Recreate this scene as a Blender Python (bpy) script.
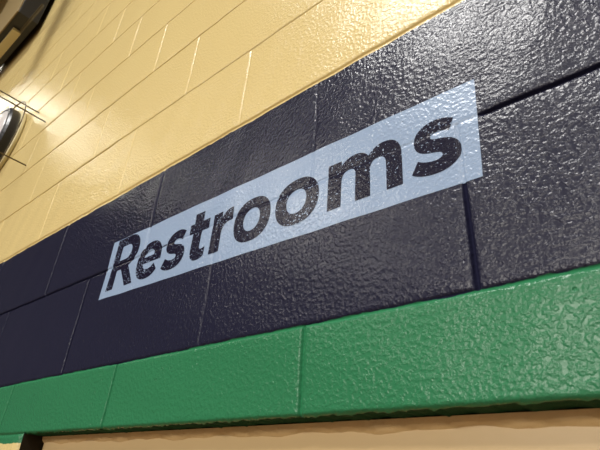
import bpy, bmesh, math, random
from mathutils import Matrix, Vector
random.seed(7)
for o in list(bpy.data.objects): bpy.data.objects.remove(o)
SC = bpy.context.scene
COL = SC.collection
H = 0.2032            # one block course
ZO = 2.30             # height above the floor of the joint between navy and green courses

# ------------------------------------------------------------------ camera
cam_d = bpy.data.cameras.new('camera'); cam = bpy.data.objects.new('camera', cam_d); COL.objects.link(cam)
rt = Vector((0.76576704, 0.64006207, 0.0626209)).normalized()
dn = Vector((-0.27728765, 0.41645544, -0.86583857)).normalized()
fw = Vector((-0.58026925, 0.64566664, 0.49638916)).normalized()
m = Matrix((rt, -dn, -fw)).transposed().to_4x4()
m.translation = Vector((0.15166424, -0.42285714, ZO - 0.18170728))
cam.matrix_world = m
cam_d.sensor_width = 36; cam_d.lens = 483.647 / 600 * 36
cam_d.clip_start = 0.01
cam_d.dof.use_dof = True; cam_d.dof.focus_distance = 0.75; cam_d.dof.aperture_fstop = 14
SC.camera = cam
SC.cycles.use_denoising = True

# ------------------------------------------------------------------ world, exposure
w = bpy.data.worlds.new('world'); SC.world = w; w.use_nodes = True
w.node_tree.nodes['Background'].inputs[0].default_value = (0.9, 0.95, 1, 1)
w.node_tree.nodes['Background'].inputs[1].default_value = 0.02
SC.view_settings.view_transform = 'Standard'; SC.view_settings.look = 'None'
SC.view_settings.gamma = 1; SC.view_settings.use_curve_mapping = False
SC.view_settings.exposure = 0.0

# ------------------------------------------------------------------ lamps of the hall (area lights under the fixture lenses)
LAMPS = [  # x, y, z (floor = 0), size x, size y, power, colour
    (-0.95, -3.1, ZO + 5.2, 1.5, 1.0, 325, (1.0, 0.98, 0.95)),
    (-8.4, -0.92, ZO + 5.75, 1.5, 0.6, 42, (1.0, 0.96, 0.82)),
    (3.2, -3.9, ZO + 5.2, 1.1, 0.7, 160, (1.0, 0.97, 0.92)),
    (-5.5, -6.5, ZO + 5.2, 2.4, 1.2, 250, (1.0, 0.95, 0.86)),
    (1.5, -7.5, ZO + 5.2, 1.1, 0.7, 250, (1.0, 0.97, 0.92)),
    (-3.0, -19.0, ZO + 5.2, 5.0, 4.0, 4400, (1.0, 0.95, 0.86)),
    (2.0, -25.0, ZO + 5.2, 5.0, 4.0, 4400, (1.0, 0.95, 0.88)),
]

# ------------------------------------------------------------------ material helpers
def mat(name, color=(0.5, 0.5, 0.5), rough=0.5, metal=0.0, spec=0.5, noise=None):
    mt = bpy.data.materials.new(name); mt.use_nodes = True
    nt = mt.node_tree; b = nt.nodes['Principled BSDF']
    b.inputs['Base Color'].default_value = (*color, 1)
    b.inputs['Roughness'].default_value = rough
    b.inputs['Metallic'].default_value = metal
    b.inputs['Specular IOR Level'].default_value = spec
    if noise:
        sc, strength, dist = noise
        tc = nt.nodes.new('ShaderNodeTexCoord'); n = nt.nodes.new('ShaderNodeTexNoise')
        n.inputs['Scale'].default_value = sc; n.inputs['Detail'].default_value = 4
        bp = nt.nodes.new('ShaderNodeBump'); bp.inputs['Strength'].default_value = strength; bp.inputs['Distance'].default_value = dist
        nt.links.new(tc.outputs['Object'], n.inputs['Vector']); nt.links.new(n.outputs['Fac'], bp.inputs['Height'])
        nt.links.new(bp.outputs['Normal'], b.inputs['Normal'])
    return mt

class NT:
    def __init__(s, mt): s.t = mt.node_tree; s.b = s.t.nodes['Principled BSDF']
    def n(s, kind, **kw):
        nd = s.t.nodes.new(kind)
        for k, v in kw.items():
            if hasattr(nd, k): setattr(nd, k, v)
        return nd
    def l(s, a, b): s.t.links.new(a, b)
    def math(s, op, a, b=None, c=None, clamp=False):
        nd = s.t.nodes.new('ShaderNodeMath'); nd.operation = op; nd.use_clamp = clamp
        for i, v in enumerate((a, b, c)):
            if v is None: continue
            if isinstance(v, (int, float)): nd.inputs[i].default_value = v
            else: s.l(v, nd.inputs[i])
        return nd.outputs[0]
    def noise(s, vec, scale, detail=2, rough=0.5):
        nd = s.t.nodes.new('ShaderNodeTexNoise'); nd.inputs['Scale'].default_value = scale
        nd.inputs['Detail'].default_value = detail; nd.inputs['Roughness'].default_value = rough
        s.l(vec, nd.inputs['Vector']); return nd.outputs['Fac']
    def ramp(s, fac, a, b):
        nd = s.t.nodes.new('ShaderNodeMapRange'); nd.inputs['From Min'].default_value = a; nd.inputs['From Max'].default_value = b
        s.l(fac, nd.inputs['Value']); return nd.outputs['Result']
    def mix(s, f, a, b):
        nd = s.t.nodes.new('ShaderNodeMix'); nd.data_type = 'RGBA'
        if isinstance(f, (int, float)): nd.inputs[0].default_value = f
        else: s.l(f, nd.inputs[0])
        for i, v in ((6, a), (7, b)):
            if isinstance(v, tuple): nd.inputs[i].default_value = (*v, 1)
            else: s.l(v, nd.inputs[i])
        return nd.outputs[2]

YELLOW = (0.62, 0.475, 0.17)
NAVY = (0.0135, 0.0125, 0.027)
GREEN = (0.022, 0.20, 0.065)
SIGNBLUE = (0.245, 0.325, 0.46)

def peel(k, vec, amount=1.0):
    """lumpy rolled block paint: broad dimples, a finer stipple, a few open pores"""
    a = k.noise(vec, 175, 2.5, 0.5)
    b = k.noise(vec, 330, 1.0, 0.5)
    c = k.noise(vec, 28, 2.0, 0.5)
    mr = k.t.nodes.new('ShaderNodeMapRange'); mr.interpolation_type = 'SMOOTHSTEP'
    mr.inputs['From Min'].default_value = 0.36; mr.inputs['From Max'].default_value = 0.72; k.l(a, mr.inputs['Value'])
    h = k.math('ADD', k.math('MULTIPLY', mr.outputs['Result'], 0.5), k.math('MULTIPLY', b, 0.10))
    h = k.math('ADD', h, k.math('MULTIPLY', c, 0.30))
    v = k.t.nodes.new('ShaderNodeTexVoronoi'); v.inputs['Scale'].default_value = 75; k.l(vec, v.inputs['Vector'])
    pore = k.math('SUBTRACT', 1.0, k.ramp(v.outputs['Distance'], 0.05, 0.16))
    sel = k.math('GREATER_THAN', k.noise(vec, 31, 1), 0.60)
    h = k.math('SUBTRACT', h, k.math('MULTIPLY', k.math('MULTIPLY', pore, sel), 0.7))
    bp = k.t.nodes.new('ShaderNodeBump'); bp.inputs['Strength'].default_value = 1.0
    bp.inputs['Distance'].default_value = 0.00088 * amount
    k.l(h, bp.inputs['Height']); k.l(bp.outputs['Normal'], k.b.inputs['Normal'])
    return a

def wall_paint():
    mt = mat('block_wall_paint', rough=0.25, spec=0.25); k = NT(mt)
    tc = k.n('ShaderNodeTexCoord'); vec = tc.outputs['Object']
    peel(k, vec)
    sp = k.n('ShaderNodeSeparateXYZ'); k.l(vec, sp.inputs[0])
    wob = k.math('ADD', k.math('MULTIPLY', k.math('SUBTRACT', k.noise(vec, 45, 3, 0.6), 0.5), 0.006),
                 k.math('MULTIPLY', k.math('SUBTRACT', k.noise(vec, 6, 1), 0.5), 0.006))
    z = k.math('ADD', sp.outputs['Z'], wob)
    def step(h): return k.ramp(z, h - 0.0004, h + 0.0004)
    t1 = step(ZO + 2 * H - 0.0075)      # navy to yellow
    t2 = step(ZO + 0.0005)              # green to navy
    t3 = step(ZO - H / 2 - 0.016)       # yellow to green
    tone = k.noise(vec, 3.0, 3)
    yel = k.mix(tone, (0.60, 0.465, 0.205), (0.64, 0.505, 0.225))
    nav = k.mix(tone, (0.0115, 0.0118, 0.027), (0.0135, 0.0138, 0.033))
    gre = k.mix(tone, (0.023, 0.145, 0.062), (0.027, 0.170, 0.073))
    c = k.mix(t3, yel, gre); c = k.mix(t2, c, nav); c = k.mix(t1, c, yel)
    k.l(c, k.b.inputs['Base Color'])
    # the paint dried dull and thin inside the mortar joints of the dark and green courses
    at = k.n('ShaderNodeAttribute'); at.attribute_name = 'joint'
    k.l(k.math('ADD', 0.25, k.math('MULTIPLY', at.outputs['Fac'], 1.6), clamp=True), k.b.inputs['Roughness'])
    k.l(k.math('MULTIPLY', 0.25, k.math('SUBTRACT', 1.0, k.math('MULTIPLY', at.outputs['Fac'], 3.0), clamp=True)), k.b.inputs['Specular IOR Level'])
    return mt

def sign_paint(name, col, fleck=None, amt=0.6):
    mt = mat(name, col, rough=0.24, spec=0.13 if fleck else 0.30); k = NT(mt)
    tc = k.n('ShaderNodeTexCoord'); vec = tc.outputs['Object']
    peel(k, vec, amt)
    if fleck:
        s = k.noise(vec, 330, 2, 0.6); s2 = k.noise(vec, 14, 2)
        f = k.ramp(k.math('ADD', s, k.math('MULTIPLY', k.math('SUBTRACT', s2, 0.5), 0.25)), 0.645, 0.67)
        k.l(k.mix(f, col, fleck), k.b.inputs['Base Color'])  # random pale blue flecks in the letter colour
    else:
        s = k.noise(vec, 300, 2, 0.6)
        f = k.ramp(s, 0.64, 0.70)
        k.l(k.mix(f, col, (0.45, 0.53, 0.64)), k.b.inputs['Base Color'])  # pale specks: glints of the paint put into the panel colour
    return mt

M_WALL = wall_paint()
M_SIGN = sign_paint('light_blue_paint', SIGNBLUE)
M_LETTER = sign_paint('navy_letter_paint', (0.010, 0.009, 0.022), (0.30, 0.38, 0.52), 0.45)
M_FRAME = mat('tan_door_frame_paint', (0.70, 0.51, 0.26), 0.42, noise=(60, 0.25, 0.001))
M_CAULK = mat('tan_caulk', (0.62, 0.43, 0.20), 0.6, noise=(90, 0.8, 0.003))
M_DOOR = mat('door_paint', (0.50, 0.36, 0.16), 0.4, noise=(40, 0.2, 0.001))
M_FLOOR = mat('maple_floor', (0.16, 0.10, 0.05), 0.35, noise=(3, 0.1, 0.001))
M_CEIL = mat('dark_ceiling_deck', (0.015, 0.015, 0.018), 0.8)
M_PLAIN = mat('dark_navy_block_paint', (0.03, 0.03, 0.045), 0.5, noise=(30, 0.5, 0.002))
M_BLACK = mat('black_enamel', (0.012, 0.012, 0.015), 0.35, noise=(20, 0.1, 0.001))
M_BROWN = mat('brown_panel', (0.22, 0.155, 0.06), 0.5, noise=(20, 0.2, 0.001))
M_GREY = mat('olive_grey_steel', (0.16, 0.14, 0.09), 0.45, 0.3, noise=(40, 0.2, 0.001))
M_TAN = mat('tan_steel', (0.62, 0.54, 0.30), 0.45, noise=(40, 0.2, 0.001))
M_WIRE = mat('dark_wire', (0.10, 0.075, 0.04), 0.4, 0.6, noise=(80, 0.2, 0.0005))
M_FACE = mat('white_clock_face', (0.55, 0.52, 0.50), 0.3, noise=(30, 0.05, 0.0005))
M_STEEL = mat('lamp_housing', (0.55, 0.55, 0.55), 0.4, 0.4)

# ------------------------------------------------------------------ mesh helpers
def link(name, bm, m_, parent=None, smooth=False):
    me = bpy.data.meshes.new(name); bm.to_mesh(me); bm.free()
    if m_: me.materials.append(m_)
    if smooth:
        for f in me.polygons: f.use_smooth = True
    o = bpy.data.objects.new(name, me); COL.objects.link(o); o.parent = parent
    return o
def empty(name, loc=(0, 0, 0)):
    o = bpy.data.objects.new(name, None); COL.objects.link(o); o.location = loc; o.empty_display_size = 0.1
    return o
def tag(o, label=None, cat=None, group=None, kind=None):
    if label: o['label'] = label
    if cat: o['category'] = cat
    if group: o['group'] = group
    if kind: o['kind'] = kind
    return o
def box(bm, x0, x1, y0, y1, z0, z1, bev=0):
    r = bmesh.ops.create_cube(bm, size=1)
    for v in r['verts']:
        v.co = Vector(((x0 + x1) / 2 + v.co.x * (x1 - x0), (y0 + y1) / 2 + v.co.y * (y1 - y0), (z0 + z1) / 2 + v.co.z * (z1 - z0)))
    if bev:
        es = list({e for v in r['verts'] for e in v.link_edges})
        bmesh.ops.bevel(bm, geom=es, offset=bev, segments=2, affect='EDGES', profile=0.5)
def tube(bm, pts, r, n=8):
    rings = []
    for i, p in enumerate(pts):
        p = Vector(p); a = Vector(pts[max(0, i - 1)]); b = Vector(pts[min(len(pts) - 1, i + 1)])
        d = (b - a).normalized(); u = d.orthogonal().normalized() if i == 0 else (rings[-1][1] - d * rings[-1][1].dot(d)).normalized()
        v = d.cross(u)
        rings.append(([bm.verts.new(p + (u * math.cos(t) + v * math.sin(t)) * r) for t in [2 * math.pi * j / n for j in range(n)]], u))
    for (A, _), (B, _) in zip(rings, rings[1:]):
        for j in range(n): bm.faces.new((A[j], A[(j + 1) % n], B[(j + 1) % n], B[j]))
    bm.faces.new(list(reversed(rings[0][0]))); bm.faces.new(rings[-1][0])
def lathe(bm, prof, c, n=48):
    """profile of (radius, distance out of the wall) about an axis along -Y through c"""
    rings = []
    for r, d in prof:
        if r < 1e-6: rings.append([bm.verts.new((c[0], c[1] - d, c[2]))])
        else: rings.append([bm.verts.new((c[0] + r * math.cos(t), c[1] - d, c[2] + r * math.sin(t))) for t in [2 * math.pi * j / n for j in range(n)]])
    for A, B in zip(rings, rings[1:]):
        for j in range(n):
            a = [A[j % len(A)], A[(j + 1) % len(A)], B[(j + 1) % len(B)], B[j % len(B)]]
            a = list(dict.fromkeys(a))
            if len(a) > 2: bm.faces.new(a)
    bmesh.ops.recalc_face_normals(bm, faces=bm.faces)

# ------------------------------------------------------------------ the block wall
X0, X1 = -11.0, 5.0
DX0, DX1 = -0.892, 0.2032          # door opening
HEAD = -H / 2                        # underside of the green lintel course
ROWS = [-11 * H, -10 * H] + [-i * H for i in range(9, 0, -1)] + [HEAD] + [i * H for i in range(0, 33)]
ROWS = sorted(set([round(v, 5) for v in [-ZO] + [HEAD - i * H for i in range(0, 11)] + [i * H for i in range(0, 33)]]))
PROF = [0, 0.0009, 0.0017, 0.0025, 0.0037, 0.0055, 0.008]
PV = [1.0, 0.93, 0.70, 0.38, 0.14, 0.035, 0.0]
def prof(d):
    d = abs(d)
    if d >= PROF[-1]: return 0.0
    for i in range(len(PROF) - 1):
        if d <= PROF[i + 1]:
            t = (d - PROF[i]) / (PROF[i + 1] - PROF[i]); return PV[i] * (1 - t) + PV[i + 1] * t
def hdepth(row, x):
    """depth of the bed joint under course row (0 = navy/green joint)"""
    wob = 0.6 + 0.4 * math.sin(x * 9 + row * 2.1) * math.sin(x * 3.7 + row)
    if row == 0: return 0.0018
    if row == 1:
        if x > 0.03: return 0.0052
        if x < -0.75: return 0.0040
        return 0.0006 if x > -0.55 else 0.0018
    if row == 2: return 0.0030
    if row == 3: return 0.0022 + 0.0016 * (x < -0.9)
    return 0.0026 + 0.0010 * wob
NAMED_V = {(0, 0): 0.0042, (0, -2): 0.0010, (0, -4): 0.0045, (0, -6): 0.0045, (1, -1): 0.0006, (1, -3): 0.0026, (1, -5): 0.0046,
           (1, -7): 0.0038, (-1, -1): 0.0034, (-1, -3): 0.0040, (-1, -5): 0.0040, (2, -2): 0.0016, (3, -3): 0.0016, (4, -4): 0.0018, (5, -5): 0.0018, (6, -6): 0.0018}
XOFF = {1: -0.0087, -1: -0.0073, 2: 0.011, 4: 0.005, 6: 0.015}
def row_of(z): return -1 if z < -1e-4 else int(round(z / H))
def vjoints(ri, z):
    if z < HEAD - 1e-4: par = int(round((HEAD - z) / H)) % 2; key = None
    elif z < -1e-4: par = 1; key = -1
    else: key = int(round(z / H)); par = key % 2
    out = []
    kk = -56
    while kk <= 26:
        if (kk % 2) == par:
            x = kk * H + XOFF.get(key, 0)
            if X0 < x < X1: out.append((x, NAMED_V.get((key, kk), (0.0006 if z > 0.4 else 0.0016) + 0.0008 * random.random())))
        kk += 1
    return out
def rowkey(z):
    """index of the bed joint at height z (relative)"""
    return int(round(z / H)) if z > -1e-4 else -1
COURSES = []
for i in range(len(ROWS) - 1):
    COURSES.append((ROWS[i], ROWS[i + 1], vjoints(i, ROWS[i])))
def bed(z, x):
    if z < HEAD + 1e-3 and z > HEAD - 1e-3:
        if DX0 - 0.001 <= x <= DX1 + 0.001: return 0.0
        return 0.003
    if z < 0: return 0.003 if abs(z) > 1e-3 else hdepth(0, x)
    return hdepth(int(round(z / H)), x)
def lump(x, z):
    """each block sits a hair in or out, faces gently uneven"""
    return 0.0005 * math.sin(x * 31 + z * 17) * math.sin(z * 43 - x * 11) + 0.0004 * math.sin(x * 67 - z * 29)
def face_y(x, z, scale=1.0):
    """front surface of the wall at x and height z above the navy/green joint; positive = into the wall"""
    for z0, z1, js in COURSES:
        if z0 - 1e-6 <= z <= z1 + 1e-6:
            d = max(bed(z0, x) * prof(z - z0), bed(z1, x) * prof(z1 - z))
            for jx, jd in js:
                if abs(x - jx) < 0.01:
                    if abs(jx) < 0.003 and 0 < z < H: jd = jd * (1 - 0.68 * min(1, max(0, (z - 0.112) / 0.012)))
                    d = max(d, jd * prof(x - jx))
            return d * scale + lump(x, z)
    return 0.0

def grid_coords(a, b, joints, step):
    s = {round(a, 5), round(b, 5)}
    for j in joints:
        for p in PROF:
            for sgn in (-1, 1):
                v = j + sgn * p
                if a - 1e-6 < v < b + 1e-6: s.add(round(v, 5))
    v = sorted(s); out = [v[0]]
    for q in v[1:]:
        n = max(1, int(math.ceil((q - out[-1]) / step)))
        p0 = out[-1]
        for i in range(1, n + 1): out.append(p0 + (q - p0) * i / n)
    return out

def build_wall():
    bm = bmesh.new()
    for (z0, z1, js) in COURSES:
        low = z1 <= HEAD + 1e-4
        spans = [(X0, DX0), (DX1, X1)] if low else [(X0, DX0), (DX0, DX1), (DX1, X1)]
        zs = grid_coords(z0, z1, [z0, z1], 0.05 if not -0.3 < z0 < 0.5 else 0.016)
        for xa, xb in spans:
            xs = grid_coords(xa, xb, [j[0] for j in js], 0.006 if xa == DX0 and abs(z0 - HEAD) < 1e-4 else 0.05 if not -0.3 < z0 < 0.5 else 0.016)
            lintel = (xa == DX0) and abs(z0 - HEAD) < 1e-4
            vs = []
            for z in zs:
                row = []
                for x in xs:
                    y = face_y(x, z)
                    if lintel: y += 0.004 * max(0, 1 - (z - z0) / 0.0045) ** 2     # worn rounded lower arris
                    zj = 0
                    if lintel and z == zs[0]: zj = 0.0006 * math.sin(x * 140) + 0.0007 * math.sin(x * 415 + 2) + random.uniform(-0.0009, 0.0009); y += random.uniform(0, 0.001)
                    row.append(bm.verts.new((x, y, ZO + z + zj)))
                vs.append(row)
            for a, b in zip(vs, vs[1:]):
                for i in range(len(xs) - 1): bm.faces.new((a[i], a[i + 1], b[i + 1], b[i]))
            def strip(row, dy=0.20):
                back = [bm.verts.new((v.co.x, dy, v.co.z)) for v in row]
                for i in range(len(row) - 1): bm.faces.new((row[i], back[i], back[i + 1], row[i + 1]))
            if lintel: strip(vs[0])                             # underside of the lintel
            if low:                                             # jambs of the opening
                side = [r[-1] for r in vs] if xb == DX0 else [r[0] for r in vs]
                strip(side)
    top = bmesh.ops.contextual_create if False else None
    bmesh.ops.remove_doubles(bm, verts=bm.verts, dist=1e-5)
    # the back of the wall
    for xa, xb, za, zb in ((X0, DX0, 0, ZO + HEAD), (DX1, X1, 0, ZO + HEAD), (X0, X1, ZO + HEAD, ZO + 32 * H)):
        q = [bm.verts.new((x, 0.20, z)) for x, z in ((xa, za), (xa, zb), (xb, zb), (xb, za))]
        bm.faces.new(q)
    return bm
M_UNDER = mat('rough_shaded_green_underside', (0.010, 0.05, 0.022), 0.9, spec=0.1, noise=(120, 0.6, 0.003))  # darker copy of the green: shade under the lintel put into the colour
wall = link('wall_front', build_wall(), M_WALL, smooth=True)
md = wall.data; md.materials.append(M_UNDER); md.materials.append(mat('dark_jamb_gap_shade', (0.03, 0.024, 0.015), 0.9, spec=0.1, noise=(120, 0.6, 0.003)))  # shadow in the left jamb gap put into the reveal colour
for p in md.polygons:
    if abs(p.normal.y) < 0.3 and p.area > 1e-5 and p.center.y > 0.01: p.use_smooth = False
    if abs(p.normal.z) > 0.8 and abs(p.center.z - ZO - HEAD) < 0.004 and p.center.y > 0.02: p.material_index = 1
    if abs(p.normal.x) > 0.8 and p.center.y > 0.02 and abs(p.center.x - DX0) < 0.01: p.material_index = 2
at = md.attributes.new('joint', 'FLOAT', 'POINT')
for v in md.vertices:
    z = v.co.z - ZO
    at.data[v.index].value = min(1.0, max(0.0, (v.co.y - lump(v.co.x, z) - 0.0007) / 0.0022)) if v.co.y < 0.02 and -0.098 < z < 2 * H - 0.012 else 0.0
tag(wall, kind='structure')

def slab(name, x0, x1, y0, y1, z0, z1, m_):
    bm = bmesh.new(); box(bm, x0, x1, y0, y1, z0, z1)
    return tag(link(name, bm, m_), kind='structure')
TOP = ZO + 32 * H
slab('floor', X0 - 0.2, X1 + 0.2, -30.2, 1.4, -0.2, 0, M_FLOOR)
slab('ceiling', X0 - 0.2, X1 + 0.2, -30.2, 0.2, TOP, TOP + 0.2, M_CEIL)
slab('wall_left', X0 - 0.2, X0, -30.2, 0.2, 0, TOP, M_PLAIN)
slab('wall_right', X1, X1 + 0.2, -30.2, 0.2, 0, TOP, M_PLAIN)
slab('wall_back', X0 - 0.2, X1 + 0.2, -30.4, -30.2, 0, TOP, M_PLAIN)

# ------------------------------------------------------------------ door below the green lintel
door = empty('door_1', (0, 0.1, 0)); tag(door, kind='structure')
FY = 0.041 - 0.1
bm = bmesh.new()
zt = ZO + HEAD - 0.001
a, b = DX0 + 0.001, DX1 - 0.001
def frame_member(bm, pts_outer, pts_inner): pass
# head and jambs as one welded hollow frame with mitred corners
prof_f = [(0.0, FY), (0.0, FY + 0.13), (0.050, FY + 0.13), (0.050, FY + 0.075), (0.034, FY + 0.075), (0.034, FY + 0.062), (0.050, FY + 0.062), (0.050, FY), ]
rings = []
for (px, pz, sx, sz) in ((a, 0.0, 1, 0), (a, zt, 1, -1), (b, zt, -1, -1), (b, 0.0, -1, 0)):
    rings.append([bm.verts.new((px + sx * d, y, pz + sz * d)) for d, y in prof_f])
for A, B in zip(rings, rings[1:]):
    n = len(A)
    for j in range(n): bm.faces.new((A[j], A[(j + 1) % n], B[(j + 1) % n], B[j]))
bm.faces.new(rings[0]); bm.faces.new(list(reversed(rings[-1])))
bmesh.ops.recalc_face_normals(bm, faces=bm.faces)
fr = link('door_frame', bm, M_FRAME, door)
bv = fr.modifiers.new('bevel', 'BEVEL'); bv.width = 0.0015; bv.segments = 2
bm = bmesh.new(); box(bm, a + 0.052, b - 0.052, FY + 0.02, FY + 0.060, 0.012, zt - 0.053, 0.002)
leaf = link('door_leaf', bm, M_DOOR, door)
bm = bmesh.new(); box(bm, b - 0.20, b - 0.13, FY + 0.004, FY + 0.019, 0.95, 1.20, 0.004); tube(bm, [(b - 0.165, FY + 0.004, 1.05), (b - 0.165, FY - 0.055, 1.05), (b - 0.185, FY - 0.06, 1.05), (b - 0.29, FY - 0.06, 1.05)], 0.010, 12)
link('door_handle', bm, M_STEEL, leaf)
# wavy bead of caulk between lintel and frame
bm = bmesh.new()
pts = []
N = 160
rows_ = []
for i in range(N + 1):
    x = a + (b - a) * i / N
    t = 0.012 + 0.0018 * math.sin(x * 37) + 0.0012 * math.sin(x * 91 + 1) + 0.0008 * random.random()
    rows_.append([bm.verts.new((x, FY - 0.006, zt)), bm.verts.new((x, FY - 0.0045, zt - t * 0.55)), bm.verts.new((x, FY + 0.0015, zt - t))])
for A, B in zip(rows_, rows_[1:]):
    for j in range(2): bm.faces.new((A[j], A[j + 1], B[j + 1], B[j]))
bmesh.ops.recalc_face_normals(bm, faces=bm.faces)
link('caulk_bead', bm, M_CAULK, door, smooth=True)

# ------------------------------------------------------------------ painted sign, following the wall surface
def conform(bm, lift, soft=0.45):
    """cut a flat outline (x, 0, z) along the joint profiles and a fine grid, then lay it on the blocks"""
    vs = [v.co for v in bm.verts]
    xa, xb = min(v.x for v in vs), max(v.x for v in vs); za, zb = min(v.z for v in vs), max(v.z for v in vs)
    zc = []
    for j in [0, 1, 2]:
        for p in PROF:
            zc += [j * H + p, j * H - p]
    g = za
    while g < zb: zc.append(g); g += 0.012
    for z in sorted(set(zc)):
        if za < z < zb: bmesh.ops.bisect_plane(bm, geom=bm.verts[:] + bm.edges[:] + bm.faces[:], plane_co=(0, 0, z), plane_no=(0, 0, 1), dist=1e-6)
    xc = []
    for z0, z1, js in COURSES:
        if z1 <= za or z0 >= zb or z0 < -1e-4: continue
        for jx, jd in js:
            for p in PROF: xc += [jx + p, jx - p]
    g = xa
    while g < xb: xc.append(g); g += 0.012
    for x in sorted(set(xc)):
        if xa < x < xb: bmesh.ops.bisect_plane(bm, geom=bm.verts[:] + bm.edges[:] + bm.faces[:], plane_co=(x, 0, 0), plane_no=(1, 0, 0), dist=1e-6)
    for v in bm.verts:
        x, z = v.co.x, v.co.z
        v.co = Vector((x, face_y(x, z) - lift, ZO + z))
    for f in bm.faces:
        f.normal_update()
        if f.normal.y > 0: f.normal_flip()

sign = empty('painted_sign', (-0.36, 0, ZO + 0.13))
tag(sign, 'light blue stencilled Restrooms sign painted across the dark navy block band', 'sign')
def place(o): o.parent = sign; o.matrix_parent_inverse = Matrix.Translation((0.36, 0, -ZO - 0.13)); return o
bm = bmesh.new()
c4 = [(-0.7455, 0.1375), (0.0205, 0.1215), (0.0270, 0.2585), (-0.7460, 0.2655)]
bm.faces.new([bm.verts.new((x, 0, z)) for x, z in c4])
conform(bm, 0.0003)
place(link('sign_panel', bm, M_SIGN, smooth=True))

# glyph outlines in millimetres on the wall: (list of closed contours); 'c' entries are cubic segments
def arc(cx, cz, rx, rz, a0, a1, n=20):
    return [(cx + rx * math.cos(math.radians(a0 + (a1 - a0) * i / n)), cz + rz * math.sin(math.radians(a0 + (a1 - a0) * i / n))) for i in range(n + 1)]
def sup(cx, cz, rx, rz, a0, a1, n=24, e=2.25):
    out = []
    for i in range(n + 1):
        t = math.radians(a0 + (a1 - a0) * i / n); c, s = math.cos(t), math.sin(t)
        out.append((cx + rx * math.copysign(abs(c) ** (2 / e), c), cz + rz * math.copysign(abs(s) ** (2 / e), s)))
    return out
def bez(p0, p1, p2, p3, n=10):
    return [tuple((1 - t) ** 3 * p0[i] + 3 * (1 - t) ** 2 * t * p1[i] + 3 * (1 - t) * t * t * p2[i] + t ** 3 * p3[i] for i in (0, 1)) for t in [j / n for j in range(n + 1)]]
B, XH, CP = 0.0, 73.0, 113.0
def g_R():
    out = [(0, 0), (0, CP), (43, CP)] + sup(43, 76.5, 43, 36.5, 90, -20, 20)[1:] + bez((80, 60), (76, 53), (70, 47), (61, 43))[1:] + [(89, 0), (63, 0), (38, 39), (24, 39), (24, 0)]
    inn = [(24, 60), (43, 60)] + sup(43, 76, 19, 16.5, -90, 90, 14)[1:] + [(24, 92.5)]
    return [out, inn]
def g_e():
    # bowl ring, bar, open terminal at lower right
    out = sup(38, 36, 38, 38, -38, -360, 60)
    out = [p for p in out]
    out += [(76, 30), (23, 30)] + bez((23, 30), (25, 20), (32, 17), (40, 17))[1:] + bez((40, 17), (48, 17), (53, 20), (58, 25))[1:]
    inn = [(22.5, 43), (54, 43)] + bez((54, 43), (52, 53), (46, 57.5), (38.5, 57.5))[1:] + bez((38.5, 57.5), (30, 57.5), (24, 52), (22.5, 43))[1:-1]
    return [out, inn]
def g_s(w=64):
    s = w / 64.0
    P = []
    P += bez((59, 67), (51, 72), (43, 74.5), (35, 74.5)) + bez((35, 74.5), (17, 74.5), (5, 65), (5, 51))[1:] + bez((5, 51), (5, 35), (18, 31), (30, 28.5))[1:]
    P += bez((30, 28.5), (38, 26.8), (41, 25.5), (41, 22))[1:] + bez((41, 22), (41, 18.5), (37, 16.8), (31, 16.8))[1:] + bez((31, 16.8), (24, 16.8), (15, 19.5), (9, 24))[1:]
    P += [(0, 7.5)] + bez((0, 7.5), (8, 1.5), (19, -1.5), (31, -1.5))[1:] + bez((31, -1.5), (50, -1.5), (64, 7), (64, 23))[1:] + bez((64, 23), (64, 38), (52, 42.5), (38, 45.5))[1:]
    P += bez((38, 45.5), (30, 47.2), (27.5, 48.5), (27.5, 51.5))[1:] + bez((27.5, 51.5), (27.5, 54.5), (31, 56.5), (36, 56.5))[1:] + bez((36, 56.5), (42, 56.5), (47, 55), (52, 51.5))[1:]
    return [[(x * s, z) for x, z in P]]
def g_t():
    return [[(11, 92), (34, 92), (34, 73), (52, 73), (52, 54), (34, 54), (34, 26)] + bez((34, 26), (34, 19.5), (37, 17.5), (41, 17.5))[1:] + bez((41, 17.5), (44.5, 17.5), (47, 18.5), (50, 20))[1:]
            + [(50, 3.5)] + bez((50, 3.5), (46, 0.5), (41, -1.5), (34, -1.5))[1:] + bez((34, -1.5), (19, -1.5), (11, 6), (11, 22))[1:] + [(11, 54), (1, 54), (1, 73), (11, 73)]]
def g_r():
    return [[(0, 0), (0, 73), (22, 73), (22, 60)] + bez((22, 60), (26, 69), (34, 75), (47, 74.5))[1:] + [(47, 51)] + bez((47, 51), (31, 52), (23, 45), (23, 27))[1:] + [(23, 0)]]
def g_o(w=79):
    return [sup(w / 2, 36.5, w / 2, 38, 0, 360, 64)[:-1], sup(w / 2, 36.5, w / 2 - 21.5, 20, 0, 360, 48, 2.1)[:-1]]
def g_m(w=112):
    P = [(0, 0), (0, 73), (22, 73), (22, 65)] + bez((22, 65), (27, 71), (34, 74.5), (43, 74.5))[1:] + bez((43, 74.5), (53, 74.5), (61, 70), (65, 62.5))[1:]
    P += bez((65, 62.5), (71, 70), (79, 74.5), (88.5, 74.5))[1:] + bez((88.5, 74.5), (104, 74.5), (112, 64), (112, 47))[1:] + [(112, 0), (90, 0), (90, 41)]
    P += bez((90, 41), (90, 50), (86, 54), (80, 54))[1:] + bez((80, 54), (71.5, 54), (67, 49), (67, 38))[1:] + [(67, 0), (45, 0), (45, 41)]
    P += bez((45, 41), (45, 50), (41, 54), (35, 54))[1:] + bez((35, 54), (27, 54), (22.5, 49), (22.5, 38))[1:] + [(22.5, 0)]
    return [P]
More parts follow.
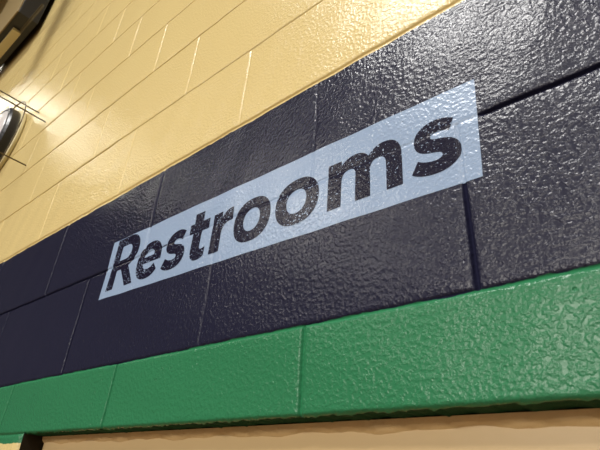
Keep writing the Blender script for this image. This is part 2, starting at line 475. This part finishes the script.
def letter(contours, x_mm, base_mm, label):
    cu = bpy.data.curves.new('tmp', 'CURVE'); cu.dimensions = '2D'; cu.fill_mode = 'BOTH'
    for ct in contours:
        sp = cu.splines.new('POLY'); sp.points.add(len(ct) - 1); sp.use_cyclic_u = True
        for i, (x, z) in enumerate(ct): sp.points[i].co = ((x + x_mm) / 1000, (z + base_mm) / 1000, 0, 1)
    tmp = bpy.data.objects.new('tmp', cu); COL.objects.link(tmp)
    dg = bpy.context.evaluated_depsgraph_get(); me = bpy.data.meshes.new_from_object(tmp.evaluated_get(dg))
    bpy.data.objects.remove(tmp); bpy.data.curves.remove(cu)
    bm = bmesh.new(); bm.from_mesh(me); bpy.data.meshes.remove(me)
    bmesh.ops.remove_doubles(bm, verts=bm.verts, dist=1e-6)
    for v in bm.verts: v.co = Vector((v.co.x, 0, v.co.y))
    conform(bm, 0.0006)
    place(link('letter', bm, M_LETTER, smooth=True))
for gl, x_mm, base in ((g_R(), -726, 151), (g_e(), -633, 151), (g_s(62), -549, 150), (g_t(), -482, 149.5), (g_r(), -419, 149.5),
                       (g_o(), -367, 149), (g_o(80), -278, 148.5), (g_m(), -183, 148.5), (g_s(61), -59, 147.5)):
    letter(gl, x_mm, base, None)

# ------------------------------------------------------------------ clock in its wire guard, far left
cx, cz = -2.12, ZO + 1.14
clock = empty('wall_clock', (cx, 0, cz)); tag(clock, 'round black cased wall fixture with a pale front inside a wire guard', 'clock')
def cp(o, par, e): o.parent = par; o.matrix_parent_inverse = Matrix.Translation(-Vector(e)); return o
bm = bmesh.new(); lathe(bm, [(0.0, 0.001), (0.21, 0.001), (0.215, 0.006), (0.215, 0.016), (0.208, 0.022), (0.0, 0.022)], (cx, 0, cz), 64)
cp(link('back_plate', bm, M_TAN), clock, (cx, 0, cz))
bm = bmesh.new(); lathe(bm, [(0.0, 0.022), (0.200, 0.022), (0.203, 0.030), (0.203, 0.058), (0.196, 0.068), (0.185, 0.070), (0.180, 0.064), (0.0, 0.064)], (cx, 0, cz), 64)
cp(link('case', bm, M_BLACK, smooth=False), clock, (cx, 0, cz))
bm = bmesh.new(); lathe(bm, [(0.0, 0.0642), (0.179, 0.0642), (0.179, 0.068), (0.15, 0.080), (0.08, 0.088), (0.0, 0.090)], (cx, 0, cz), 64)
cp(link('face', bm, M_FACE, smooth=True), clock, (cx, 0, cz))
guard = empty('wire_guard', (cx, 0, cz)); tag(guard, 'thin dark wire guard fixed to the yellow wall over the round fixture', 'wire guard')
rods = [(-1.77, 1.19), (-1.62, 1.06), (-1.63, 0.85)]
rods += [(2 * cx - x, z) for x, z in rods] + [(cx, 0.75)]
for x, z in rods:
    bm = bmesh.new(); tube(bm, [(x, -0.0015, ZO + z), (x, -0.20, ZO + z)], 0.0028, 8)
    cp(link('wire', bm, M_WIRE, smooth=True), guard, (cx, 0, cz))
bm = bmesh.new()
hp = sorted([(x, z) for x, z in rods], key=lambda q: math.atan2(q[1] - 1.14, q[0] - cx)); hp.append(hp[0])
tube(bm, [(x, -0.20, ZO + z) for x, z in hp], 0.003, 8)
cp(link('front_hoop', bm, M_WIRE, smooth=True), guard, (cx, 0, cz))
bm = bmesh.new()
tube(bm, [(cx + 0.255 * math.cos(t), -0.03, cz + 0.255 * math.sin(t)) for t in [math.pi * 2 * i / 48 for i in range(49)]], 0.003, 8)
cp(link('wall_hoop', bm, M_WIRE, smooth=True), guard, (cx, 0, cz))

# ------------------------------------------------------------------ dark cabinet high on the wall, top left
E0 = (-3.0, 0, ZO + 2.385)
cab = empty('wall_cabinet', E0); tag(cab, 'black boxy cabinet with brown front and tan rail high on the yellow wall', 'wall cabinet')
zb = ZO + 2.385
bm = bmesh.new(); box(bm, -3.5, -2.60, -0.150, -0.030, zb, zb + 0.9, 0.003)
cp(link('case', bm, M_BLACK), cab, E0)
bm = bmesh.new(); box(bm, -3.5, -2.60, -0.158, -0.1505, zb - 0.004, zb + 0.9, 0.002)
cp(link('front_panel', bm, M_BROWN), cab, E0)
bm = bmesh.new(); box(bm, -3.48, -2.75, -0.120, -0.067, zb - 0.020, zb - 0.0005, 0.002)
cp(link('rail', bm, M_TAN), cab, E0)
bm = bmesh.new(); box(bm, -2.748, -2.42, -0.074, -0.068, zb - 0.018, zb - 0.0005, 0.0015); box(bm, -2.748, -2.42, -0.084, -0.0745, zb - 0.004, zb - 0.0005, 0.0015)
cp(link('angle_bar', bm, M_GREY), cab, E0)
for bx in (-3.4, -2.9):
    bm = bmesh.new(); box(bm, bx, bx + 0.08, -0.0305, 0.002, zb + 0.2, zb + 0.7, 0.002)
    cp(link('bracket', bm, M_BLACK), cab, E0)

bm = bmesh.new()
box(bm, -2.24, -2.08, -0.335, -0.29, ZO + 2.07, zb + 1.3, 0.004)
box(bm, -3.3, -2.08, -0.289, -0.245, zb + 1.0, zb + 1.1, 0.004)
cp(link('added_shadow_post', bm, M_GREY), cab, E0)  # unseen post and crossbar, added to cast the shadow streak on the wall

# ------------------------------------------------------------------ hall lamps
for i, (x, y, z, sx, sy, pw, colr) in enumerate(LAMPS):
    e = empty('high_bay_lamp', (x, y, z)); tag(e, 'long white high bay lamp hanging from the hall ceiling', 'ceiling lamp', 'high bay lamps')
    bm = bmesh.new(); box(bm, -sx / 2 - 0.03, sx / 2 + 0.03, -sy / 2 - 0.03, sy / 2 + 0.03, 0.01, 0.09, 0.01)
    link('housing', bm, M_STEEL, e)
    for s in (-1, 1):
        bm = bmesh.new(); tube(bm, [(s * sx * 0.4, 0, 0.09), (s * sx * 0.4, 0, TOP - z)], 0.006, 6)
        link('hanger', bm, M_STEEL, e)
    ld = bpy.data.lights.new('lamp_light', 'AREA'); ld.shape = 'RECTANGLE'; ld.size = sx; ld.size_y = sy; ld.energy = pw; ld.color = colr
    lo = bpy.data.objects.new('lamp_light', ld); COL.objects.link(lo); lo.parent = e; lo.location = (0, 0, 0.0)
